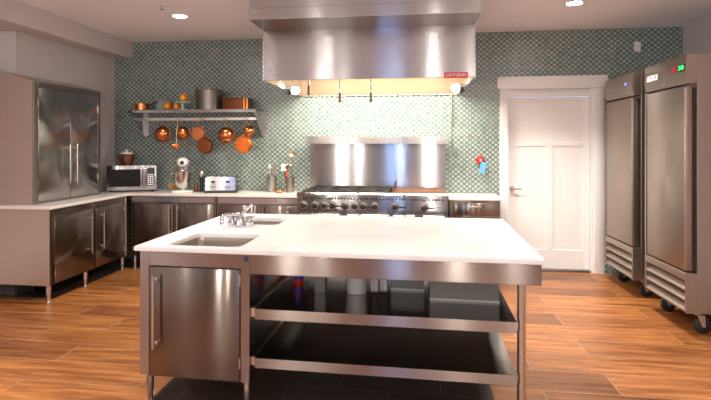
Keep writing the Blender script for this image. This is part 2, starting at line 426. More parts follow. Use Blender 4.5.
for x, y in VIS + REAR:
    L = bpy.data.lights.new('ceiling_lamp_glow', 'AREA'); L.shape = 'DISK'; L.size = .15; L.energy = LIGHT_E * (2.4 if (x, y) == VIS[1] else .9 if (x, y) == VIS[0] else .4 if y < 1 else .3 if -1.2 < x < .3 else 1); L.spread = math.radians(98); L.color = (1, .95, .89)
    o = bpy.data.objects.new('ceiling_lamp_glow', L); o.location = (x, y, ZC - .013); COL.objects.link(o)
# bare-bulb pendants over the dining end of the room, behind the viewer
M['bulb'] = emit('warm_bulb', (1, .93, .84), 800); M['bulb_cool'] = emit('daylight_bulb', (.40, .60, 1), 560)
for x, cool, r, lab in ((-2.0, 0, .048, 'leftmost bare-bulb pendant behind the viewer'), (-1.52, 0, .032, 'second bare-bulb pendant from the left behind the viewer'), (-.36, 1, .036, 'cool white bare-bulb pendant behind the viewer'), (.42, 0, .050, 'bare-bulb pendant just right of the cool white one behind the viewer'), (1.2, 0, .036, 'rightmost bare-bulb pendant behind the viewer')):
    tr = thing('pendant_lamp', lab, 'pendant lamp', (x, -2.0, ZC), group='pendants behind the viewer')
    MB().cyl((x, -2.0, ZC - .02), (x, -2.0, ZC), .05, n=20).build('canopy', M['white'], tr)
    MB().cyl((x, -2.0, 1.56), (x, -2.0, ZC - .02), .004, n=8).build('cord', M['black'], tr)
    hd = MB().cyl((x, -2.0, 1.50), (x, -2.0, 1.57), .018, n=16).build('lamp_holder', M['black'], tr)
    MB().ball((x, -2.0, 1.50 - r), r, 10, (1, 1, 1.1)).build('bulb', M['bulb_cool' if cool else 'bulb'], hd)
M['opal'] = emit('opal_fill_glow', (1, .94, .88), 80)  # unseen globes added to brighten the ceiling and walls
for x, lab in ((-2.95, 'added opal fill globe at the left, nearer than the bare bulbs'), (1.65, 'added opal fill globe at the right, nearer than the bare bulbs')):
    tr = thing('fill_globe', lab, 'pendant lamp', (x, .3, ZC), group='added opal fill globes')
    MB().cyl((x, .3, ZC - .025), (x, .3, ZC), .06, n=20).cyl((x, .3, 2.48), (x, .3, ZC - .025), .008, n=10).build('stem', M['satin'], tr)
    MB().ball((x, .3, 2.36), .12, 12).build('globe', M['opal'], tr)
sp = thing('sprinkler', 'small fire sprinkler head on the ceiling above the pot shelf', 'sprinkler', (-2.37, 4.70, ZC))
MB().lathe([(0, 0), (.035, 0), (.033, -.006), (.012, -.010), (0, -.010)], (-2.37, 4.70, ZC)).build('escutcheon', M['white'], sp)
MB().cyl((-2.37, 4.70, ZC - .01), (-2.37, 4.70, ZC - .04), .006).cyl((-2.37, 4.70, ZC - .04), (-2.37, 4.70, ZC - .043), .016).build('nozzle', M['satin'], sp)

# ------------------------------------------------------------------ kitchen island (own frame, turned about one degree)
F = Matrix.Translation((-1.5767, 2.7899, 0)) @ Matrix.Rotation(-.0191, 4, 'Z')
IW, ID = 2.2333, 1.459
s1 = (.170, .068, .602, .485); s2 = (.19, .885, .585, 1.225)
mb = MB().slab_with_holes([(0, 0), (IW, 0), (IW, ID), (0, ID)], [rrect(*s1, .05), rrect(*s2, .05)], .8785, CT, .004)
single('island_countertop', 'big white marble top of the kitchen island, cut out for two sinks', 'countertop', mb, M['marble'], (IW / 2, ID / 2, .8785), F)
for s, lab in ((s1, 'undermounted steel sink at the near end of the island'), (s2, 'undermounted steel sink behind the faucet, farther from the viewer')):
    k = thing('sink', lab, 'sink', ((s[0] + s[2]) / 2, (s[1] + s[3]) / 2, .66), F, 'island sinks')
    MB().basin(s[0] - .006, s[1] - .006, s[2] + .006, s[3] + .006, .8775, .20, .05).build('basin', M['basin'], k)
    cx, cy = (s[0] + s[2]) / 2, (s[1] + s[3]) / 2
    MB().lathe([(0, .0), (.02, .0), (.035, .004), (.042, .001), (.042, -.002), (0, -.003)], (cx, cy, .6805)).build('drain', M['chrome'], k)
# sink cabinet, hollow: posts and panels
c = thing('sink_cabinet', 'stainless sink cabinet with one door at the left end of the island', 'cabinet', (.347, .73, 0), F)
A0, A1, B0, B1, Z0, Z1 = .021, .674, .03, 1.42, .165, .878
w = MB(); w.box(A0, B0 + .02, Z0, A0 + .02, B1, Z1); w.box(A1 - .02, B0 + .02, Z0, A1, B1, Z1); w.box(A0 + .02, B1 - .02, Z0, A1 - .02, B1, Z1); w.box(A0 + .02, B0 + .02, Z0, A1 - .02, B1 - .02, Z0 + .02)
w.build('body', M['steel_sheet'], c)
w = MB(); w.box(A0, B0, Z0, .077, B0 + .02, Z1, .002, 1); w.box(.623, B0, Z0 - .006, A1, B0 + .02, Z1, .002, 1); w.box(.077, B0, .792, .623, B0 + .02, Z1, .002, 1)
w.build('face_frame', M['steel'], c)
d = MB().box(.081, B0 - .004, Z0, .618, B0 + .018, .787, .003, 2).build('door', M['steel_sheet'], c)
w = MB(); w.cyl((.122, B0 - .04, .33), (.122, B0 - .04, .745), .0075, bev=.002)
for z in (.355, .715): w.cyl((.122, B0 - .004, z), (.122, B0 - .036, z), .006); w.cyl((.122, B0 - .004, z), (.122, B0 - .010, z), .012)
w.build('handle', M['satin'], d)
for z in (.24, .70): MB().cyl((.6205, B0 - .006, z), (.6205, B0 - .006, z + .06), .005).build('hinge', M['satin'], d)
for a, b in ((.067, .065), (.648, .065), (.067, 1.38), (.648, 1.38)):
    MB().lathe([(.020, .168), (.020, .13), (.019, .07), (.014, .055), (.014, .012), (.020, .006), (.020, 0)], (a, b, 0)).build('leg', M['steel_dark'] if a < .1 else M['satin'], c)
MB().box(.643, B0 - .002, .836, .668, B0 + .002, .862).build('label_plate', M['navy'], c)
# open work table: apron, two shelves, legs
tb = thing('work_table', 'stainless open-shelf work table making up the right of the island', 'table', (1.45, .73, 0), F)
w = MB(); w.box(.676, B0, .766, 2.218, B0 + .004, .878); w.box(2.214, B0, .766, 2.218, 1.42, .878); w.box(.676, 1.416, .766, 2.218, 1.42, .878)
w.box(.676, B0, .766, 2.218, B0 + .03, .769); w.build('apron', M['steel_apron'], tb)
MB().box(.682, B0 + .03, .862, 2.214, 1.416, .8775).build('underside', M['shade_dark'], tb)  # dark sheet added for the shade beneath the table top
for a, b in ((2.126, .062), (2.126, 1.385), (.70, 1.385)):
    if a < 1: continue
    lg = MB().cyl((a, b, .07), (a, b, .8), .0215).build('leg', M['satin'], tb)
    MB().lathe([(.0215, .075), (.016, .068), (.016, .02), (.022, .012), (.022, 0), (0, 0)], (a, b, 0)).build('foot', M['steel_dark'], lg)
for zt, zb, nm in ((.575, .518, 'upper'), (.303, .250, 'lower')):
    a0, a1, b0, b1 = .705, 2.098, B0, 1.41
    w = MB(); w.box(a0, b0 + .002, zt - .003, a1, b1, zt); w.box(a0, b1 - .003, zb, a1, b1, zt - .003)
    w.box(a0, b0, zb, a0 + .003, b1, zt - .003); w.box(a1 - .003, b0, zb, a1, b1, zt - .003); w.box(a0, b0 + .003, zb, a1, b0 + .02, zb + .003)
    sh = w.build('shelf', M['steel_shelf'], tb)
    MB().box(a0, b0 - .001, zb, a1, b0 + .002, zt).build('front_lip', M['steel_apron'], sh)
    MB().box(a0 + .004, b0 + .02, zt - .008, a1 - .004, b1 - .004, zt - .003).build('underside', M['shade_dark'], sh)  # dark sheet added for the shade beneath each shelf
    for b in (.05, 1.35): MB().box(.676, b, zb + .006, .705, b + .03, zt - .002).build('shelf_bracket', M['satin'], sh)
    for b in (.05, 1.36): MB().box(2.098, b, zb + .01, 2.106, b + .03, zt - .006).build('shelf_bracket', M['satin'], sh)
# faucet between the sinks
fa = thing('faucet', 'chrome two-handle faucet on the island between the two sinks', 'faucet', (.35, .775, CT), F)
w = MB(); w.prism(rrect(.262, .735, .448, .815, .035), 'z', CT, CT + .018, .003); w.lathe([(.038, CT + .018), (.034, CT + .032), (.028, CT + .05), (.026, CT + .07), (0, CT + .078)], (.352, .775, 0))
w.build('base', M['chrome'], fa)
MB().tube([(.352, .772, CT + .06), (.350, .768, CT + .078), (.342, .755, CT + .088), (.322, .735, CT + .091), (.280, .69, CT + .091), (.266, .676, CT + .086), (.259, .669, CT + .072), (.258, .668, CT + .030)], [.014, .014, .014, .0135, .0135, .0135, .0135, .015], 14).build('spout', M['chrome'], fa)
MB().tube([(.352, .778, CT + .065), (.366, .79, CT + .095), (.395, .81, CT + .125), (.425, .82, CT + .152)], [.014, .011, .010, .012]).build('lever', M['chrome'], fa)
for a in (.290, .418):
    hd = MB().lathe([(.030, 0), (.030, .012), (.022, .022), (.020, .040), (.025, .046), (.021, .056), (0, .058)], (a, .775, CT + .016)).build('handle', M['chrome'], fa)
    MB().tube([(a - .035, .755, CT + .062), (a, .775, CT + .066), (a + .035, .795, CT + .062)], [.009, .010, .009]).build('grip', M['chrome'], hd)
# things on the upper shelf
Z = .575
k = thing('plastic_tub', 'frosted white round plastic tub on the upper island shelf', 'tub', (1.22, .44, Z), F)
MB().lathe([(0, Z), (.055, Z), (.060, Z + .005), (.070, Z + .15), (.074, Z + .15), (.074, Z + .158), (.067, Z + .158), (.057, Z + .008), (0, Z + .008)], (1.22, .44, 0)).build('body', M['frosted'], k)
MB().lathe([(.0, Z + .172), (.072, Z + .172), (.077, Z + .168), (.077, Z + .159), (0, Z + .159)], (1.22, .44, 0)).build('lid', M['whiteplastic'], k)
for a, b, r, lab in ((1.327, .47, .023, 'slim clear glass jar beside the frosted tub on the island shelf'), (1.385, .48, .024, 'slim clear glass jar left of the low grey bin on the island shelf')):
    k = thing('glass_jar', lab, 'jar', (a, b, Z), F, 'glass jars on the island shelf')
    MB().lathe([(0, Z), (r, Z), (r + .002, Z + .004), (r + .002, Z + .11), (r * .8, Z + .125), (r * .8, Z + .14), (r * .7, Z + .14), (r * .7, Z + .122), (r - .001, Z + .108), (r - .001, Z + .006), (0, Z + .006)], (a, b, 0), n=20).build('body', M['glass'], k)
    MB().cyl((a, b, Z + .141), (a, b, Z + .158), r * .9, bev=.002).build('lid', M['satin'], k)
def bin_(a0, b0, a1, b1, h, lab):
    k = thing('storage_bin', lab, 'bin', ((a0 + a1) / 2, (b0 + b1) / 2, Z), F, 'grey storage bins on the island shelf')
    w = MB(); t = .004
    w.box(a0, b0, Z, a1, b1, Z + t); w.box(a0, b0, Z + t, a1, b0 + t, Z + h); w.box(a0, b1 - t, Z + t, a1, b1, Z + h); w.box(a0, b0 + t, Z + t, a0 + t, b1 - t, Z + h); w.box(a1 - t, b0 + t, Z + t, a1, b1 - t, Z + h)
    w.build('body', M['greyplastic'], k)
    w = MB(); e = .012
    w.box(a0 - e, b0 - e, Z + h, a1 + e, b0 + t, Z + h + .006, .002); w.box(a0 - e, b1 - t, Z + h, a1 + e, b1 + e, Z + h + .006, .002); w.box(a0 - e, b0 + t, Z + h, a0 + t, b1 - t, Z + h + .006); w.box(a1 - t, b0 + t, Z + h, a1 + e, b1 - t, Z + h + .006)
    w.build('rim', M['greyplastic'], k)
    w = MB(); w.box(a0 - .002, b0 - .004, Z, a1 + .002, b0, Z + .012, .001, 1); w.build('lit_base_edge', M['frosted'], k)  # pale strip painted in for the lit lower edge
bin_(1.425, .53, 1.628, .93, .125, 'grey plastic bin in the middle of the upper island shelf')
bin_(1.664, .352, 2.055, .90, .13, 'wide grey plastic bin at the right end of the upper island shelf')
k = thing('spray_bottle', 'red and blue bottle at the left end of the upper island shelf', 'bottle', (.815, .60, Z), F)
MB().lathe([(0, Z), (.03, Z), (.032, Z + .004), (.032, Z + .075), (.02, Z + .095), (.012, Z + .10), (0, Z + .10)], (.815, .60, 0), n=20).build('body', M['redplastic'], k)
MB().cyl((.815, .60, Z + .101), (.815, .60, Z + .145), .017, bev=.002).build('cap', M['blueplastic'], k)
MB().lathe([(.0325, Z + .03), (.0332, Z + .031), (.0332, Z + .069), (.0325, Z + .07)], (.815, .60, 0), n=20).build('wrap_label', M['blueplastic'], k)
k = thing('carton', 'narrow grey carton standing left of the frosted tub on the island shelf', 'carton', (1.0, .42, Z), F)
MB().box(.965, .40, Z, 1.03, .47, Z + .17, .002).build('body', M['greyplastic'], k)
MB().prism([(.400, Z + .17), (.470, Z + .17), (.435, Z + .195)], 'x', .966, 1.029).build('folded_top', M['greyplastic'], k)

# ------------------------------------------------------------------ base cabinets
def leg(parent, x, y, top=.162, m='satin'):
    MB().lathe([(.022, top), (.022, .07), (.016, .062), (.016, .012), (.021, .006), (.021, 0), (0, 0)], (x, y, 0), n=20).build('leg', M[m], parent)
def bar_handle(parent, p, q, out):
    """pull bar from p to q, standing off along `out`"""
    p, q, o = Vector(p), Vector(q), Vector(out); w = MB(); d = (q - p).normalized() * .03
    w.cyl(p + o - d * .3, q + o + d * .3, .0075, n=14, bev=.002)
    for e in (p + d, q - d): w.cyl(e, e + o, .006, n=12); w.cyl(e, e + o * .2, .011, n=14)
    return w.build('handle', M['satin'], parent)
# left run
XF = -3.372
k = thing('base_cabinet', 'stainless two-door base cabinet along the left wall under the tall cupboard', 'cabinet', (-3.61, 5.1, 0), group='stainless base cabinets')
MB().box(XL + .004, 4.475, .16, XF, 5.80, CB, .003, 1).build('body', M['steel_sheet'], k)
MB().box(XL2 + .006, 4.469, .16, XF + .004, 4.475, CB, .001, 1).build('end_panel', M['steel_lit_end'], k)
for y0, y1, hy, hz in ((4.53, 5.125, 5.06, 4.535), (5.175, 5.725, 5.27, 5.72)):
    d = MB().box(XF, y0, .178, XF + .018, y1, .805, .003).build('door', M['steel_sheet'], k)
    bar_handle(d, (XF + .018, hy, .36), (XF + .018, hy, .75), (.034, 0, 0))
    for z in (.24, .70): MB().cyl((XF + .019, hz, z), (XF + .019, hz, z + .06), .005, n=10).build('hinge', M['satin'], d)
MB().box(XF, 5.135, .165, XF + .006, 5.165, CB - .004).build('center_stile', M['steel'], k)
MB().cyl((XF + .006, 5.775, .17), (XF + .006, 5.775, CB - .01), .012, n=14).build('corner_post', M['satin'], k)
for x, y in ((XF - .03, 4.505), (XF - .03, 5.06), (XF - .03, 5.76)): leg(k, x, y)
for x, y in ((-3.80, 4.80), (-3.80, 5.06), (-3.80, 5.76)): leg(k, x, y, m='iron')  # rear legs coloured near-black for the shade they stand in
# back run, left of the range
YF = 5.84
def back_unit(x0, x1, label, doors, drawer=False):
    k = thing('base_cabinet', label, 'cabinet', ((x0 + x1) / 2, 6.1, 0), group='stainless base cabinets')
    MB().box(x0, YF, .16, x1, YW - .004, CB, .003, 1).build('body', M['steel_sheet'], k)
    for a, b, hx in doors:
        d = MB().box(a, YF - .018, .178, b, YF, .69 if drawer else .785, .003).build('door', M['steel_sheet'], k)
        bar_handle(d, (hx, YF - .018, .43), (hx, YF - .018, .67 if drawer else .77), (0, -.034, 0))
    if drawer:
        d = MB().box(x0 + .04, YF - .018, .715, x1 - .02, YF, .852, .003).build('drawer', M['steel_sheet'], k)
        w = MB(); w.box((x0 + x1) / 2 - .07, YF - .03, .80, (x0 + x1) / 2 + .07, YF - .018, .815, .003); w.build('handle', M['satin'], d)
    else:
        MB().box(x0 + .02, YF - .010, .80, x1 - .02, YF, CB - .008, .002, 1).build('top_rail', M['steel'], k)
    for x in (x0 + .04, x1 - .04):
        for y in (YF + .04, YW - .06): leg(k, x, y)
    return k
back_unit(-3.345, -2.272, 'stainless base cabinet in the corner below the microwave and stand mixer', ((-3.245, -2.80, -2.835), (-2.765, -2.30, -2.735)))
back_unit(-2.268, -1.262, 'stainless base cabinet between the corner unit and the range', ((-2.24, -1.785, -1.82), (-1.745, -1.29, -1.71)))
back_unit(.385, .925, 'narrow stainless base cabinet between the range and the white door', ((.43, .90, .47),), True)
mb = MB().prism([(XL + .002, 4.655), (XL2 + .004, 4.655), (XL2 + .004, 4.445), (-3.344, 4.445), (-3.344, 5.81), (-1.25, 5.81), (-1.25, YW - .002), (XL + .002, YW - .002)], 'z', CB, CT, .004)
single('countertop', 'cream stone L-shaped countertop along the left and back walls', 'countertop', mb, M['quartz'], (-3.0, 6.0, CB))
mb = MB().box(.372, 5.81, CB, .950, YW - .002, CT, .004)
single('countertop', 'short cream stone countertop between the range and the white door', 'countertop', mb, M['quartz'], (.66, 6.1, CB))

# ------------------------------------------------------------------ tall cupboard on the left counter
k = thing('cupboard', 'tall two-door stainless cupboard standing on the left counter', 'cupboard', (-3.73, 5.09, CT))
X0, X1, Y0, Y1 = XL + .002, -3.60, 4.548, 5.625
w = MB(); w.prism([(X0, CT), (X1, CT), (X1, 2.092), (X0, 2.175)], 'y', Y0, Y1, .002)
w.build('body', M['steel'], k)
MB().prism([(XL2 + .004, CT + .001), (X1 - .001, CT + .001), (X1 - .001, 2.089), (XL2 + .004, 2.255)], 'y', Y0 - .003, Y0).build('side_panel', M['steel_lit_end'], k)
w = MB(); w.box(X1, Y0, CT, X1 + .012, 4.60, 2.092, .002, 1); w.box(X1, 5.572, CT, X1 + .012, Y1, 2.092, .002, 1); w.box(X1, 4.60, 2.04, X1 + .012, 5.572, 2.092, .002, 1); w.box(X1, 4.60, CT, X1 + .012, 5.572, .925, .002, 1)
w.build('face_frame', M['steel_dark'], k)
for y0, y1, hy, hz in ((4.606, 5.077, 5.033, 4.603), (5.085, 5.566, 5.150, 5.569)):
    d = MB().box(X1, y0, .930, X1 + .016, y1, 2.034, .003).build('door', M['steel_mirror'], k)
    bar_handle(d, (X1 + .016, hy, 1.085), (X1 + .016, hy, 1.478), (.034, 0, 0))
    for z in (1.08, 1.85): MB().cyl((X1 + .016, hz, z), (X1 + .016, hz, z + .07), .005, n=10).build('hinge', M['satin'], d)

# ------------------------------------------------------------------ range
R0, R1 = -1.236, .354
k = thing('range', 'wide stainless gas range with burners, griddle and a tall backsplash', 'range', (-.44, 5.9, 0))
MB().box(R0 + .004, 5.50, .15, R1 - .004, 6.31, .935, .003, 1).build('body', M['steel'], k)
w = MB()
w.prism([(5.462, .935), (5.462, .962), (5.474, .974), (5.56, .974), (5.56, .925), (5.470, .925)], 'x', R0, R1, .003)
w.build('front_rail', M['steel'], k)
cp = MB().prism([(5.482, .765), (5.482, .925), (5.52, .925), (5.52, .765)], 'x', R0 + .008, R1 - .008).build('control_panel', M['steel'], k)
w = MB(); n = 44
for i in range(n):
    x = R0 + .07 + i * (1.45 / (n - 1)); w.box(x, 5.478, .902, x + .017, 5.483, .918)
w.build('vent_slot', M['black'], cp)
for i, (x, z, lev) in enumerate(((-1.163, .838, 1), (-1.038, .838, 0), (-.940, .838, 0), (-.849, .838, 1), (-.715, .836, 0), (-.616, .836, 0), (-.529, .836, 1), (-.403, .836, 0), (-.194, .834, 1), (.104, .832, 1))):
    kn = MB().lathe([(.045, 0), (.045, .006), (.036, .012), (0, .012)], (x, 5.482, z), (0, -1, 0), 24).build('knob', M['steel_dark'], k)
    w = MB(); w.lathe([(.030, .012), (.029, .032), (.024, .038), (0, .038)], (x, 5.482, z), (0, -1, 0), 20); w.box(x - .028, 5.436, z - .008, x + (.11 if lev else .028), 5.450, z + .006, .003)
    w.build('grip', M['black'], kn)
MB().box(.225, 5.479, .825, .30, 5.483, .840).build('nameplate', M['steel_dark'], cp)
# oven doors
for a, b in ((R0 + .03, -.252), (-.222, R1 - .03)):
    d = MB().box(a, 5.470, .20, b, 5.50, .752, .005).build('oven_door', M['steel'], k)
    w = MB(); w.cyl((a + .02, 5.43, .742), (b - .02, 5.43, .742), .013, n=16, bev=.003)
    for x in (a + .05, b - .05): w.cyl((x, 5.47, .742), (x, 5.43, .742), .010, n=12)
    w.build('handle', M['chrome'], d)
    m_ = (a + b) / 2
    MB().box(m_ - .045, 5.412, .73, m_ + .045, 5.448, .757, .006).build('handle_clip', M['black'], d)
MB().box(R0 + .03, 5.492, .12, R1 - .03, 5.505, .195, .003).build('kick_panel', M['steel_dark'], k)
for x in (R0 + .07, R1 - .07):
    for y in (5.56, 6.24): leg(k, x, y, .155)
# burners
MB().box(R0 + .03, 5.562, .935, -.25, 6.29, .945).build('burner_tray', M['iron'], k)
gx = [R0 + .035 + i * .2365 for i in range(4)]
for i in range(4):
    for y0, y1 in ((5.58, 5.93), (5.935, 6.285)):
        w = MB(); x0, x1 = gx[i], gx[i] + .232; zt = .985
        for x in (x0, x1 - .014): w.box(x, y0, .962, x + .014, y1, zt, .003, 1)
        for y in (y0, y1 - .014): w.box(x0, y, .962, x1, y + .014, zt, .003, 1)
        cx, cy = (x0 + x1) / 2, (y0 + y1) / 2
        for t in range(8):
            a = t * PI / 4; r0, r1 = .03, (.115 if t % 2 == 0 and t % 4 == 0 else (.165 if t % 4 == 2 else .14))
            w.tube([(cx + r0 * math.cos(a), cy + r0 * math.sin(a), zt - .006), (cx + min(r1, .17) * math.cos(a), cy + min(r1, .17) * math.sin(a), zt - .006)], .006, 6)
        for x, y in ((x0 + .007, y0 + .007), (x1 - .007, y0 + .007), (x0 + .007, y1 - .007), (x1 - .007, y1 - .007)): w.box(x - .007, y - .007, .945, x + .007, y + .007, .965)
        w.build('grate', M['iron'], k)
        MB().lathe([(.05, .945), (.05, .955), (.034, .962), (.034, .970), (0, .973)], (cx, cy, 0), n=20).build('burner', M['iron'], k)
# griddle
g = MB().box(-.215, 5.562, .936, R1 - .012, 6.27, .976, .003).build('griddle', M['griddle'], k)
w = MB(); w.prism([(5.58, .976), (5.80, 1.035), (6.28, 1.05), (6.28, .976)], 'x', -.222, -.212); w.build('splash_guard', M['copper_dark'], g)
# backsplash and its high shelf
b = MB().box(-1.248, 6.317, .93, .371, YW - .002, 1.55, .002, 1).build('backsplash', M['steel'], k)
w = MB(); w.prism([(6.02, 1.492), (6.03, 1.572), (6.05, 1.578), (6.32, 1.578), (6.32, 1.545), (6.10, 1.545), (6.05, 1.492)], 'x', -1.250, .373, .002)
w.build('high_shelf', M['steel'], k)

# ------------------------------------------------------------------ hood
H0, H1 = -1.376, .529
k = thing('range_hood', 'large stainless canopy hood hanging over the range', 'range hood', (-.42, 5.5, 2.0736))
t = .012; z0, z1 = 2.0736, 2.531; yf = 4.697; yb = YW - .003
w = MB(); w.box(H0, yf, z0, H1, yf + t, z1, .002, 1); w.box(H0, yf + t, z0, H0 + t, yb, z1, .002, 1); w.box(H1 - t, yf + t, z0, H1, yb, z1, .002, 1); w.box(H0 + t, yf + t, z1 - t, H1 - t, yb - t, z1)
w.build('canopy', M['steel'], k)
MB().box(H0 + t, yb - t, z0, H1 - t, yb, z1 - t).build('back_panel', M['steel_tan'], k)
w = MB(); w.box(H0 - .004, yf - .003, z0 - .003, H0 + .004, yf + .006, z1); w.box(H1 - .004, yf - .003, z0 - .003, H1 + .004, yf + .006, z1)
w.build('corner_edge', M['chrome'], k)
w = MB(); w.box(H0, 4.262, 2.531, H1, yb, 2.627, .002, 1); w.box(H0 + .006, 4.268, 2.627, H1 - .006, yb, ZC - .001, .002, 1)
w.build('upper_collar', M['steel'], k)
# gutter and slanted filter bank inside
w = MB(); n = 7
for i in range(n):
    x0 = H0 + .03 + i * (1.845 / n); Mx = Matrix.Translation((0, 6.34, 2.36)) @ Matrix.Rotation(math.radians(-12), 4, 'X')
    fb = MB(); fb.box(x0, -.50, 0, x0 + .255, 0, .02, .002, 1, Mx)
    for j in range(7): fb.box(x0 + .02 + j * .031, -.48, -.006, x0 + .038 + j * .031, -.02, 0, 0, 1, Mx)
    fb.build('filter', M['satin'], k)
MB().box(H0 + t, yb - t - .02, 2.0736, H1 - t, yb - t, 2.082, .002, 1).build('grease_gutter', M['satin'], k)
for x, s in ((H0 + t, 1), (H1 - t, -1)):
    l = MB().cyl((x, 5.62, 2.075), (x + s * .045, 5.62, 2.075), .046, n=20, bev=.006).build('hood_lamp', M['black'], k)
    MB().ball((x + s * .075, 5.62, 2.075), .042, 20, (1.25, 1, 1)).build('globe', M['globe'], l)
for x, zb in ((-1.048, 1.985), (-.732, 1.905), (-.421, 1.905)):
    nz = MB().cyl((x, 5.2, zb + .10), (x, 5.2, z1 - t), .010, n=12).build('nozzle_pipe', M['satin'], k)
    MB().lathe([(.010, .10), (.015, .095), (.015, .03), (.019, .022), (.016, 0), (0, 0)], (x, 5.2, zb), n=14).build('nozzle_tip', M['nozzle'], nz)
sg = MB().box(.266, yf - .004, 2.066, .468, yf, 2.117, .001, 1).build('sign', M['red'], k); sg['label'] = 'red name badge with white lettering'
text_mesh('CAPTIVEAIRE', .036, Matrix.Translation((.367, yf - .0048, 2.0915)) @ Matrix.Rotation(PI / 2, 4, 'X'), M['white'], 'lettering', sg, width=.172)
# lamps under the hood
for x in (-1.02, -.42, .18):
    L = bpy.data.lights.new('hood_lamp_glow', 'AREA'); L.shape = 'RECTANGLE'; L.size = .55; L.size_y = .5; L.energy = 29; L.color = (1, .89, .70)
    o = bpy.data.objects.new('hood_lamp_glow', L); o.location = (x, 5.45, 2.36); o.rotation_euler = (math.radians(12), 0, 0); COL.objects.link(o)

# pull cable / conduit at the right of the range
k = thing('pull_cable', 'thin grey conduit hanging down the tiles at the right of the hood', 'cable', (.447, 6.34, 1.39))
MB().cyl((.447, 6.335, 1.68), (.447, 6.335, 2.20), .011, n=12).build('conduit', M['pewter'], k)
MB().tube([(.447, 6.335, 1.70), (.447, 6.335, 1.50), (.449, 6.335, 1.43), (.462, 6.335, 1.400), (.48, 6.335, 1.395), (.497, 6.335, 1.41)], .0055, 8).build('cable', M['steel_dark'], k)
w = MB()
for z in (1.75, 2.15): w.box(.432, 6.330, z, .462, YW, z + .02, .002, 1)
w.build('clip', M['satin'], k)
MB().lathe([(.014, 0), (.014, .02), (.009, .026), (0, .026)], (.499, 6.335, 1.40), n=14).build('end_fitting', M['steel_dark'], k)
# red alarm with a blue tag
k = thing('alarm_bell', 'round red alarm on the tiles beside the white door', 'alarm', (.776, YW, 1.30))
MB().lathe([(.05, 0), (.05, .012), (.046, .03), (.034, .046), (.015, .054), (0, .055)], (.776, YW, 1.30), (0, -1, 0), 28).build('dome', M['red'], k)
MB().lathe([(.012, .05), (.012, .058), (0, .06)], (.776, YW, 1.30), (0, -1, 0), 14).build('center_cap', M['white'], k)
Mx = Matrix.Translation((.815, YW - .056, 1.275)) @ Matrix.Rotation(math.radians(12), 4, 'Y')
t_ = single('hang_tag', 'blue paper tag hanging from the red alarm', 'tag', MB().box(-.032, -.001, -.13, .032, .001, 0, 0, 1, Mx), M['bluetag'], (.815, YW - .056, 1.21))
MB().tube([(.787, YW - .058, 1.29), (.80, YW - .060, 1.275), (.815, YW - .058, 1.266)], .0015, 6).build('string', M['white'], t_)
k = thing('wall_plate', 'small white plate on the tiles above the refrigerators', 'wall plate', (2.516, YW, 2.54))
MB().box(2.481, YW - .007, 2.538, 2.551, YW, 2.65, .002).build('plate', M['whiteplastic'], k)
MB().box(2.503, YW - .010, 2.57, 2.529, YW - .007, 2.618, .001).build('switch', M['whiteplastic'], k)

# ------------------------------------------------------------------ refrigerators
FD = .735
def fridge(ox, oy, label):
    k = thing('refrigerator', label, 'refrigerator', (ox + .43, oy + FD / 2, 0), group='upright stainless refrigerators')
    T = Matrix.Translation((ox, oy, 0))
    def bx(w, *a, **kw): w.box(a[0] + ox, a[1] + oy, a[2], a[3] + ox, a[4] + oy, a[5], *a[6:], **kw); return w
    w = MB(); bx(w, .078, 0, .176, .87, FD, 2.182, .003, 1); w.build('body', M['steel_fridge'], k)
    w = MB(); bx(w, 0, 0, .176, .078, .022, .486, .002, 1); bx(w, 0, FD - .022, .176, .078, FD, .486, .002, 1); bx(w, 0, .022, .425, .05, FD - .022, .486, .003, 1)
    gr = w.build('grille_frame', M['steel_fridge'], k)
    w = MB(); bx(w, .060, .022, .178, .077, FD - .022, .425); w.build('grille_recess', M['black'], gr)
    for z in (.345, .265, .182):
        w = MB(); w.prism([(ox + .002, z), (ox + .002, z + .012), (ox + .050, z + .052), (ox + .054, z + .048), (ox + .012, z)], 'y', oy + .024, oy + FD - .024)
        w.build('slat', M['steel_fridge'], gr)
    w = MB(); bx(w, 0, FD - .028, .492, .078, FD, 1.95, .002, 1); w.build('side_post', M['steel_fridge'], k)
    d = MB(); bx(d, 0, .028, .500, .058, FD - .045, 1.935, .006, 2); d = d.build('door', M['steel_fridge'], k)
    w = MB(); bx(w, .058, .036, .508, .078, FD - .053, 1.927); w.build('gasket', M['rubber'], d)
    w = MB(); w.prism([(ox + .004, 2.182), (ox - .004, 2.035), (ox + .010, 1.957), (ox + .078, 1.957), (ox + .078, 2.182)], 'y', oy, oy + FD, .002)
    hd = w.build('header_panel', M['steel_fridge'], k)
    MB().lathe([(.012, 0), (.012, .006), (.009, .010), (0, .010)], (ox + .004, oy + .36, 1.978), (-1, 0, 0), 16).build('lock', M['chrome'], hd)
    for lx, ly in ((.137, .09), (.137, FD - .09), (.80, .09), (.80, FD - .09)):
        x, y = ox + lx, oy + ly
        w = MB(); w.box(x - .05, y - .045, .168, x + .05, y + .045, .176, .002, 1); w.cyl((x, y, .150), (x, y, .168), .022, n=16)
        w.prism([(x - .028, .150), (x + .03, .150), (x + .034, .055), (x + .012, .055)], 'y', y - .026, y - .021); w.prism([(x - .028, .150), (x + .03, .150), (x + .034, .055), (x + .012, .055)], 'y', y + .021, y + .026); w.box(x - .028, y - .026, .145, x + .03, y + .026, .152)
        cs = w.build('caster', M['satin'], k)
        MB().lathe([(0, -.016), (.052, -.016), (.062, -.010), (.062, .010), (.052, .016), (0, .016)], (x + .022, y, .062), (0, 1, 0), 28).build('wheel', M['rubber'], cs)
        MB().cyl((x + .022, y - .030, .062), (x + .022, y + .030, .062), .008, n=12).build('axle', M['satin'], cs)
    return k, hd
tilt = math.atan2(.008, .147)
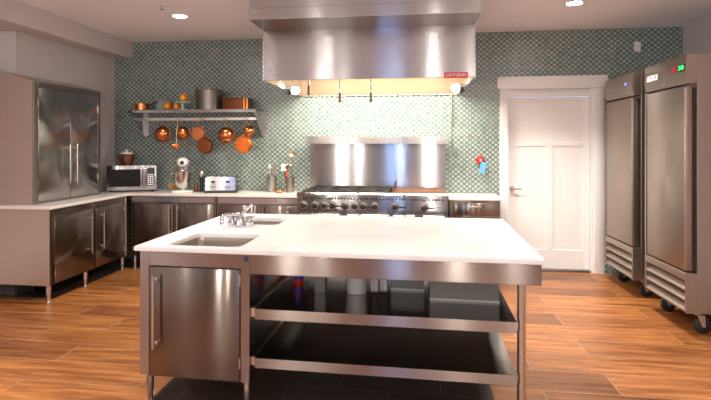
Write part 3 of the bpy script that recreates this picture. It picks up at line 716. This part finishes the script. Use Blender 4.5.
def on_header(ox, oy, hd, ly, z, wd, ht, mt, name, txt=None, tm=None):
    x = ox - .004 + (z - 2.035) / .147 * .008
    Mx = Matrix.Translation((x, oy + ly, z)) @ Matrix.Rotation(tilt, 4, 'Y')
    o = MB().box(-.003, -wd / 2, -ht / 2, .001, wd / 2, ht / 2, .0008, 1, Mx).build(name, mt, hd)
    if txt: text_mesh(txt, ht * .95, Mx @ Matrix.Translation((-.0036, 0, 0)) @ Matrix.Rotation(-PI / 2, 4, 'Z') @ Matrix.Rotation(PI / 2, 4, 'X'), tm, 'lettering', o, width=wd * .8)
    return o
k2, hd2 = fridge(2.086, 4.389, 'upright stainless refrigerator nearer the viewer, with red and green readouts')
on_header(2.086, 4.389, hd2, .575, 2.067, .20, .050, M['white'], 'badge', 'TRUE', M['navy'])
on_header(2.086, 4.389, hd2, .185, 2.085, .075, .040, M['red_led'], 'switch_light')
on_header(2.086, 4.389, hd2, .075, 2.085, .10, .052, M['black'], 'readout', '38', M['green_led'])
k1, hd1 = fridge(2.086, 5.391, 'upright stainless refrigerator farther back, beside the white door, with blue readout')
on_header(2.086, 5.391, hd1, .51, 2.070, .075, .022, M['white'], 'badge', 'TRUE', M['navy'])
on_header(2.086, 5.391, hd1, .165, 2.08, .075, .042, M['navy'], 'readout', '38', M['blue_led'])

# ------------------------------------------------------------------ pot shelf on the back wall
k = thing('wall_shelf', 'stainless pot shelf with a hanging rail on the back wall', 'shelf', (-2.65, YW, 1.58))
SZ = 1.902
w = MB(); w.box(-3.448, 5.97, SZ - .008, -1.845, YW - .002, SZ, .001, 1); w.box(-3.448, 5.97, SZ - .036, -1.845, 5.976, SZ - .008); w.box(-3.448, YW - .010, SZ, -1.845, YW - .002, SZ + .03, .001, 1)
w.build('shelf_board', M['steel'], k)
for x in (-3.435, -1.868):
    w = MB(); w.prism([(YW - .003, 1.585), (YW - .003, SZ - .009), (5.985, SZ - .009), (5.985, SZ - .035), (YW - .035, 1.585)], 'x', x, x + .006); w.box(x, YW - .010, 1.585, x + .045, YW - .003, SZ - .009)
    w.build('bracket', M['steel'], k)
rl = MB().box(-3.425, 6.105, 1.776, -1.862, 6.113, 1.812, .002, 1).build('pot_rail', M['satin'], k)
def hook(x, zb):
    """S-hook over the rail, ending in an upward curl at height zb"""
    y = 6.109; p = [(x, y + .012, 1.795), (x, y + .012, 1.812)] + arc((x, y, 1.815), .012, 0, 180, 6, 'yz') + [(x, y - .012, 1.78)]
    p += [(x, y - .014, zb + .02)] + arc((x, y - .026, zb + .014), .012, 0, -180, 6, 'yz')
    return MB().tube(p, .0032, 8).build('hook', M['steel_dark'], k)
YH = 6.109 - .026
def hung_pan(name, label, x, z, r, depth, m, hz, rim=None, flat=False, group='copper pans hanging from the rail', dy=0.0, dots=False):
    """pan hanging flat on its side, base towards the room, from a ring at height hz"""
    y = YH + dy; cat = 'pan'
    t = thing(name, label, cat, (x, y, z - r), group=group)
    if flat: prof = [(0, depth), (r * .86, depth), (r * .92, depth - .006), (r * .95, depth * .5), (r, 0), (r * .97, 0), (r * .92, depth * .5), (r * .88, depth - .008), (0, depth - .004)]
    else: prof = [(0, depth), (r * .35, depth * .96), (r * .65, depth * .82), (r * .86, depth * .52), (r * .95, depth * .2), (r * .97, .006), (r, 0), (r * .94, 0), (r * .90, depth * .2), (r * .8, depth * .5), (r * .6, depth * .78), (0, depth * .92)]
    yy = y + depth * .5
    MB().lathe(prof, (x, yy, z), (0, -1, 0), 32).build('bowl', m, t)
    MB().tube([(x + (r - .001) * math.cos(a * PI / 16), yy, z + (r - .001) * math.sin(a * PI / 16)) for a in range(32)], .004, 8, True).build('rim', rim or M['copper'], t)
    if dots:
        w = MB()
        for rr, n in ((.25, 6), (.52, 12), (.76, 18)):
            for i in range(n):
                a = 2 * PI * i / n; cx, cz = x + r * rr * math.cos(a), z + r * rr * math.sin(a)
                w.cyl((cx, yy - depth - .0008, cz), (cx, yy - depth + .001, cz), .0055, n=8)
        o = w.build('perforation', M['darkwood'], t); o['kind'] = 'stuff'
    L = hz - (z + r)
    pts = [(x, yy - .002, z + r - .006), (x, (yy + y) / 2, z + r + L * .4), (x, y, hz - .018)]
    MB().tube(pts, [.008, .007, .006], 8).tube(arc((x, y, hz - .004), .013, 0, 345, 14, 'xz'), .004, 6, True).build('handle', M['steel_dark'], t)
    return t
for x, z, r, dep, mt, hz, lab, fl, dy in (
    (-3.082, 1.611, .100, .095, 'copper', 1.735, 'round-bottomed copper pan, leftmost hanging under the pot shelf', False, 0),
    (-2.822, 1.623, .086, .085, 'copper', 1.735, 'copper pan hanging behind the long brass ladle', False, .02),
    (-2.594, 1.620, .088, .045, 'copper_hammered', 1.735, 'flat round copper strainer pan with dotted face above the dark brown pan', True, -.022),
    (-2.536, 1.465, .098, .060, 'copper_dark', 1.585, 'dark brown tarnished pan hanging lowest behind the flat hammered pan', True, .040),
    (-2.259, 1.597, .100, .095, 'copper', 1.725, 'round-bottomed copper pan hanging alone below the stock pot', False, 0),
    (-1.985, 1.644, .070, .080, 'copper', 1.735, 'small copper pan, rightmost on the rail, above the orange pan', False, .03),
    (-2.020, 1.483, .106, .050, 'copper_orange', 1.60, 'bright orange copper pan with a dimpled face hanging lowest at the right', True, -.045)):
    hook(x, hz); hung_pan('hanging_pan', lab, x, z, r, dep, M[mt], hz, rim=M['copper_dark'] if mt == 'copper_dark' else None, flat=fl, dy=dy, dots=mt in ('copper_hammered', 'copper_orange'))
lx = -2.862
hook(lx, 1.762)
t = thing('ladle', 'long brass ladle with a copper bowl hanging from the rail', 'ladle', (lx, YH - .02, 1.42))
MB().tube([(lx, YH, 1.758), (lx, YH - .01, 1.74), (lx, YH - .03, 1.62), (lx, YH - .035, 1.50)], [.006, .007, .007, .006], 8).tube(arc((lx, YH, 1.768), .012, 0, 345, 14, 'xz'), .0035, 6, True).build('handle', M['brass'], t)
MB().lathe([(0, -.04), (.022, -.036), (.042, -.018), (.048, .010), (.046, .012), (.040, -.014), (.02, -.032), (0, -.035)], (lx, YH - .062, 1.468), (0, -.25, 1), 24).build('bowl', M['copper_bright'], t)

# things on the pot shelf
zs = SZ + .0005
t = thing('saucepan', 'small copper saucepan with long dark handle at the left end of the pot shelf', 'saucepan', (-3.355, 6.12, zs))
MB().lathe([(0, 0), (.078, 0), (.082, .005), (.084, .085), (.088, .088), (.080, .088), (.077, .008), (0, .006)], (-3.355, 6.12, zs)).build('pan', M['copper'], t)
MB().tube([(-3.275, 6.12, zs + .060), (-3.23, 6.115, zs + .072), (-3.13, 6.11, zs + .113)], [.009, .008, .010], 8).build('handle', M['iron'], t)
t = thing('mixing_bowl', 'pale grey-green bowl between the copper saucepan and the orange ornaments', 'bowl', (-3.15, 6.22, zs))
MB().lathe([(0, 0), (.06, 0), (.062, .008), (.075, .03), (.098, .135), (.103, .140), (.096, .140), (.070, .034), (.05, .014), (0, .012)], (-3.15, 6.235, zs)).build('bowl', M['palegreen'], t)
def ornament(x, y, z, r, lab, top):
    t = thing('ornament', lab, 'ornament', (x, y, z), group='orange ornaments on the pot shelf')
    prof = [(0, 0), (r * .6, .002), (r * .92, r * .45), (r, r * .9), (r * .9, r * 1.35), (r * .62, r * 1.75), (r * .3, r * 1.98), (0, r * 2.05)]
    MB().lathe(prof, (x, y, z), n=24).build('body', M['orange'], t)
    MB().lathe([(0, .004), (r * .3, .003), (r * .5, -.006), (r * .5, -.02)], (x, y - r * .985, z + r * .92), (0, -1, 0), 20).build('face', M['yellow'], t)
    MB().lathe([(r * .16, 0), (r * .12, top), (0, top + .003)], (x, y, z + r * 1.98), n=10).build('stem', M['copper_dark'], t)
ornament(-3.003, 6.10, zs, .052, 'round orange ornament with yellow face at the left of the teal cake stand', .012)
ornament(-2.893, 6.13, zs, .049, 'orange ornament with yellow face close behind the teal cake stand', .028)
t = thing('cake_stand', 'small teal footed cake stand on the pot shelf', 'cake stand', (-2.79, 6.06, zs))
MB().lathe([(0, .003), (.055, 0), (.056, .006), (.02, .018), (.018, .07), (.03, .084), (.095, .088), (.100, .094), (.100, .100), (.094, .100), (.09, .096), (0, .096)], (-2.79, 6.06, zs)).build('stand', M['teal'], t)
ornament(-2.775, 6.06, zs + .0965, .053, 'orange ornament with yellow face sitting on the teal cake stand', .010)
t = thing('stock_pot', 'big dull grey stock pot with two loop handles on the pot shelf', 'pot', (-2.49, 6.14, zs))
MB().lathe([(0, 0), (.150, 0), (.155, .006), (.162, .235), (.168, .240), (.168, .246), (.158, .246), (.152, .010), (0, .008)], (-2.48, 6.14, zs), n=40).build('pot', M['pewter'], t)
for s in (-1, 1):
    MB().tube([(-2.48 + s * .159, 6.11, zs + .205), (-2.48 + s * .184, 6.108, zs + .212), (-2.48 + s * .192, 6.14, zs + .216), (-2.48 + s * .184, 6.172, zs + .212), (-2.48 + s * .159, 6.17, zs + .205)], .007, 8).build('handle', M['steel_dark'], t)
t = thing('roasting_pan', 'rectangular copper roasting pan at the right end of the pot shelf', 'pan', (-2.13, 6.15, zs))
MB().prism(rrect(-2.286, 6.03, -1.952, 6.27, .03), 'z', zs, zs + .115, .004).build('pan', M['roaster'], t)
MB().prism(rrect(-2.290, 6.026, -1.948, 6.274, .033), 'z', zs + .1155, zs + .138, .005).build('lid', M['roaster'], t)
for x in (-2.01, -1.975): MB().box(x, 6.0235, zs + .004, x + .016, 6.029, zs + .134, .002, 1).build('strap', M['copper_bright'], t)

def turned(x, y, deg): return Matrix.Translation((x, y, 0)) @ Matrix.Rotation(math.radians(deg), 4, 'Z') @ Matrix.Translation((-x, -y, 0))
# ------------------------------------------------------------------ things on the back counter
zc = CT + .0003
t = thing('microwave', 'stainless microwave oven in the left corner of the back counter', 'microwave', (-3.40, 6.12, zc), turned(-3.40, 6.02, 24) @ Matrix.Translation((-3.70, 0, 0)) @ Matrix.Scale(.92, 4, (1, 0, 0)) @ Matrix.Translation((3.70, 0, 0)))
x0, x1, y0, y1, z0, z1 = -3.70, -3.085, 5.955, 6.22, zc + .02, 1.228
MB().box(x0, y0 + .02, z0, x1, y1, z1, .006).build('body', M['satin'], t)
d = MB(); d.box(x0, y0, z0, -3.225, y0 + .02, z1, .004); d = d.build('door', M['steel'], t)
MB().box(-3.668, y0 - .003, z0 + .045, -3.285, y0, z1 - .045, .001, 1).build('window', M['darkglass'], d)
MB().cyl((-3.245, y0 - .028, z0 + .04), (-3.245, y0 - .028, z1 - .04), .013, n=14, bev=.004).box(-3.252, y0 - .028, z0 + .05, -3.238, y0, z0 + .065).box(-3.252, y0 - .028, z1 - .065, -3.238, y0, z1 - .05).build('handle', M['chrome'], d)
cp = MB().box(-3.222, y0, z0, x1, y0 + .02, z1, .004).build('control_panel', M['steel'], t)
MB().box(-3.205, y0 - .002, z0 + .05, -3.11, y0, z1 - .03, .001, 1).build('keypad', M['black'], cp)
w = MB()
for i in range(3):
    for j in range(6): w.box(-3.196 + i * .027, y0 - .004, z0 + .06 + j * .024, -3.176 + i * .027, y0 - .002, z0 + .076 + j * .024)
w.build('keys', M['satin'], cp)
for x in (x0 + .05, x1 - .05):
    for y in (y0 + .06, y1 - .05): MB().cyl((x, y, zc), (x, y, zc + .021), .016, n=14).build('foot', M['rubber'], t)
t = thing('canister', 'amber brown crock with a white lid on top of the microwave', 'canister', (-3.553, 6.12, 1.2283))
MB().lathe([(0, 0), (.062, 0), (.070, .01), (.088, .06), (.090, .10), (.078, .130), (.070, .135), (0, .135)], (-3.553, 6.12, 1.2283)).build('jar', M['amber'], t)
MB().lathe([(.072, .1355), (.074, .146), (.05, .160), (.018, .166), (.016, .172), (.022, .184), (.012, .192), (0, .193)], (-3.553, 6.12, 1.2283)).build('lid', M['white'], t)
for s in (-1, 1): MB().tube([(-3.553 + s * .083, 6.11, 1.35), (-3.553 + s * .112, 6.108, 1.345), (-3.553 + s * .108, 6.11, 1.31), (-3.553 + s * .088, 6.112, 1.30)], .007, 8).build('lug', M['amber'], t)
# stand mixer, seen from the front of its head
mx, my = -2.785, 6.05
t = thing('stand_mixer', 'white stand mixer with a steel bowl on the back counter', 'mixer', (mx, my, zc), turned(mx, my, 22))
MB().prism(rrect(mx - .125, my - .13, mx + .125, my + .19, .06), 'z', zc, zc + .024, .006).build('base', M['white'], t)
MB().prism(rrect(mx - .055, my + .085, mx + .055, my + .175, .035), 'z', zc + .024, zc + .30, .008).build('column', M['white'], t)
MB().lathe([(0, 0), (.045, .004), (.062, .03), (.074, .10), (.076, .18), (.070, .25), (.05, .30), (0, .32)], (mx, my + .19, zc + .355), (0, -1, 0), 28, 1, .86).build('head', M['white'], t)
MB().lathe([(.0765, .12), (.078, .122), (.078, .132), (.0765, .134)], (mx, my + .19, zc + .355), (0, -1, 0), 28, 1, .86).build('trim_band', M['chrome'], t)
MB().lathe([(.02, 0), (.024, .004), (0, .006)], (mx, my - .128, zc + .36), (0, -1, 0), 16).build('hub_cap', M['black'], t)
MB().cyl((mx, my - .035, zc + .20), (mx, my - .035, zc + .31), .018, n=14).build('beater_shaft', M['satin'], t)
MB().lathe([(0, 0), (.045, 0), (.05, .012), (.042, .018), (.062, .035), (.092, .09), (.106, .19), (.112, .245), (.108, .245), (.10, .19), (.086, .09), (.05, .035), (0, .028)], (mx, my - .025, zc + .0245), n=36).build('bowl', M['satin'], t)
w = MB(); w.tube([(mx + .112 * math.cos(a), my - .025 + .112 * math.sin(a), zc + .262) for a in [i * PI / 18 for i in range(36)]], .007, 8, True)
for s in (-1, 1): w.box(mx + s * .118 - .008, my - .04, zc + .25, mx + s * .118 + .008, my + .13, zc + .268, .003)
w.build('bowl_arm', M['steel_dark'], t)
MB().tube([(mx - .104, my - .06, zc + .23), (mx - .145, my - .075, zc + .22), (mx - .15, my - .078, zc + .13), (mx - .098, my - .06, zc + .11)], .007, 8).build('bowl_handle', M['satin'], t)
t = thing('wooden_bowl', 'tan wooden bowl behind the left of the stand mixer', 'bowl', (-2.99, 6.265, zc))
MB().lathe([(0, 0), (.04, 0), (.045, .006), (.07, .03), (.092, .078), (.086, .080), (.064, .036), (.04, .014), (0, .012)], (-2.99, 6.265, zc)).build('bowl', M['bowlwood'], t)
sp_ = thing('wooden_spoon', 'dark wooden spoon standing in the tan wooden bowl', 'spoon', (-2.99, 6.265, zc + .014))
MB().tube([(-2.995, 6.265, zc + .03), (-2.96, 6.27, zc + .10), (-2.945, 6.275, zc + .165)], [.006, .006, .007], 8).build('handle', M['darkwood'], sp_)
MB().ball((-2.995, 6.265, zc + .032), .018, 14, (1.2, 1, .7)).build('spoon_head', M['darkwood'], sp_)
t = thing('pepper_mill', 'tall black pepper mill with a silver top between mixer and toaster', 'pepper mill', (-2.570, 6.12, zc))
MB().lathe([(0, 0), (.03, 0), (.031, .02), (.022, .06), (.026, .13), (.030, .17), (.018, .19), (0, .19)], (-2.570, 6.12, zc), n=20).build('body', M['black'], t)
MB().lathe([(.018, .1905), (.027, .21), (.027, .235), (.014, .256), (.006, .262), (0, .263)], (-2.570, 6.12, zc), n=20).build('cap', M['satin'], t)
t = thing('spice_jar', 'small brown spice jar just right of the stand mixer base', 'jar', (-2.632, 6.10, zc))
MB().lathe([(0, 0), (.024, 0), (.026, .004), (.026, .075), (.020, .085), (0, .085)], (-2.632, 6.10, zc), n=18).build('jar', M['copper_dark'], t)
MB().cyl((-2.632, 6.10, zc + .0855), (-2.632, 6.10, zc + .108), .022, n=18, bev=.003).build('lid', M['darkwood'], t)
t = thing('toaster', 'stainless four-slot toaster with a black base on the back counter', 'toaster', (-2.34, 6.12, zc), Matrix.Translation((.035, 0, 0)) @ turned(-2.34, 6.12, 13))
tx0, tx1, ty0, ty1 = -2.52, -2.17, 5.99, 6.27
MB().box(tx0 - .015, ty0 - .02, zc, tx1 + .015, ty1 + .02, zc + .028, .006).build('base', M['black'], t)
MB().prism([(tx0, zc + .028), (tx1, zc + .028), (tx1, zc + .175), (tx1 - .02, zc + .192), (tx0 + .02, zc + .192), (tx0, zc + .175)], 'y', ty0, ty1, .006).build('body', M['steel'], t)
w = MB()
for i in range(4): w.box(tx0 + .04 + i * .075, ty0 + .04, zc + .190, tx0 + .075 + i * .075, ty1 - .04, zc + .1935)
w.build('slots', M['black'], t)
for x in (tx0 + .09, tx1 - .09):
    MB().box(x - .035, ty0 - .003, zc + .05, x + .035, ty0, zc + .085, .001, 1).build('dial_plate', M['steel_dark'], t)
    MB().box(x - .022, ty0 - .022, zc + .120, x + .022, ty0, zc + .142, .004).build('lever', M['black'], t)
# utensil holders
def holder(x, y, r0, r1, h, mt, lab):
    t = thing('utensil_holder', lab, 'utensil holder', (x, y, zc), group='utensil holders by the range')
    MB().lathe([(0, 0), (r0, 0), (r0 + .002, .004), (r1, h), (r1 + .003, h + .003), (r1 - .004, h + .003), (r0 - .003, .008), (0, .007)], (x, y, zc), n=28).build('jar', mt, t)
    return t
hx, hy = -1.70, 6.17
holder(hx, hy, .052, .060, .19, M['steel_dark'], 'steel utensil holder crammed with tools, left of the pair by the range')
h2x, h2y = -1.475, 6.17
holder(h2x, h2y, .048, .052, .18, M['pewter'], 'slim utensil holder holding the tall ladle, right of the pair by the range')
def utensil(name, lab, cat, p, q, hm, head, headm):
    t = thing(name, lab, cat, p, group='utensils by the range')
    MB().tube([p, ((p[0] * .5 + q[0] * .5), (p[1] + q[1]) / 2, (p[2] + q[2]) / 2), q], .0085, 8).build('handle', hm, t)
    head(q).build('head', headm, t)
    return t
b_ = zc + .009
def spoonhead(r): return lambda q: MB().lathe([(0, -.012), (r * .6, -.008), (r, .006), (r * .95, .008), (r * .5, -.003), (0, -.006)], (q[0], q[1] - .004, q[2] + r * .9), (0, -1, .25), 20)
def turnerhead(wd, ht): return lambda q: MB().box(q[0] - wd / 2, q[1] - .002, q[2], q[0] + wd / 2, q[1] + .002, q[2] + ht, .0015, 1)
def whiskhead(r, ht):
    def f(q):
        w = MB()
        for k_ in range(5):
            a = k_ * PI / 5; pts = []
            for s in range(13):
                u = s / 12 * 2 - 1; rr = r * math.sin(PI * (s / 12)) * (1 if True else 0); pts.append((q[0] + math.cos(a) * r * math.sin(PI * (s / 12)) * (1 if u < 0 else 1), q[1] + math.sin(a) * r * math.sin(PI * s / 12), q[2] + ht * s / 12))
            w.tube(pts, .0018, 5); w.tube([(2 * q[0] - x, 2 * q[1] - y, z) for x, y, z in pts], .0018, 5)
        return w
    return f
utensil('whisk', 'wire whisk standing in the left utensil holder', 'whisk', (hx - .02, hy, b_), (hx - .028, hy, zc + .20), M['satin'], whiskhead(.028, .14), M['satin'])
utensil('turner', 'slotted steel turner in the left utensil holder', 'turner', (hx + .015, hy + .02, b_), (hx + .022, hy + .02, zc + .24), M['satin'], turnerhead(.055, .10), M['steel_dark'])
utensil('spatula', 'dark-handled spatula in the left utensil holder', 'spatula', (hx + .03, hy - .02, b_), (hx + .042, hy - .02, zc + .20), M['black'], turnerhead(.04, .08), M['steel_dark'])
utensil('rubber_spatula', 'white rubber spatula leaning left out of the slim utensil holder', 'spatula', (h2x - .01, h2y, b_), (h2x - .075, h2y + .01, zc + .255), M['darkwood'], turnerhead(.075, .085), M['white'])
utensil('ladle', 'tall steel ladle rising from the slim utensil holder', 'ladle', (h2x + .01, h2y - .015, b_), (h2x + .04, h2y - .02, zc + .425), M['steel_dark'], spoonhead(.036), M['brass'])
utensil('wooden_spoon', 'dark red wooden spoon in the slim utensil holder', 'spoon', (h2x - .018, h2y - .024, b_), (h2x - .03, h2y - .03, zc + .28), M['redplastic'], spoonhead(.024), M['darkwood'])
utensil('basting_spoon', 'steel basting spoon in the slim utensil holder beside the tall ladle', 'spoon', (h2x + .012, h2y + .02, b_), (h2x + .012, h2y + .03, zc + .31), M['satin'], spoonhead(.026), M['satin'])
t = thing('dish', 'small shallow copper dish between the two utensil holders', 'dish', (-1.585, 6.10, zc))
MB().lathe([(0, 0), (.035, 0), (.05, .018), (.047, .019), (.033, .004), (0, .004)], (-1.585, 6.10, zc), n=22).build('dish', M['copper_orange'], t)
MB().tube([(-1.585 + .0485 * math.cos(i * PI / 12), 6.10 + .0485 * math.sin(i * PI / 12), zc + .0185) for i in range(24)], .002, 6, True).build('rim', M['copper'], t)

# ------------------------------------------------------------------ camera, world, view
W = bpy.data.worlds.new('World'); S.world = W; W.use_nodes = True
bg = W.node_tree.nodes['Background']; bg.inputs[0].default_value = (.32, .52, 1, 1); bg.inputs[1].default_value = 6
cd = bpy.data.cameras.new('camera'); cam = bpy.data.objects.new('camera', cd); COL.objects.link(cam); S.camera = cam
cd.sensor_width = 36; cd.sensor_fit = 'HORIZONTAL'; cd.lens = 524.6 * 36 / 711
cam.location = (0, 0, 1.4843); cam.rotation_euler = (PI / 2, 0, .1394)
cd.shift_x = (355.5 - 340.188) / 711; cd.shift_y = (144.383 - 200) / 711
cd.clip_start = .05
S.cycles.sample_clamp_indirect = 3
S.view_settings.view_transform = 'Standard'; S.view_settings.look = 'None'; S.view_settings.gamma = 1; S.view_settings.exposure = .46
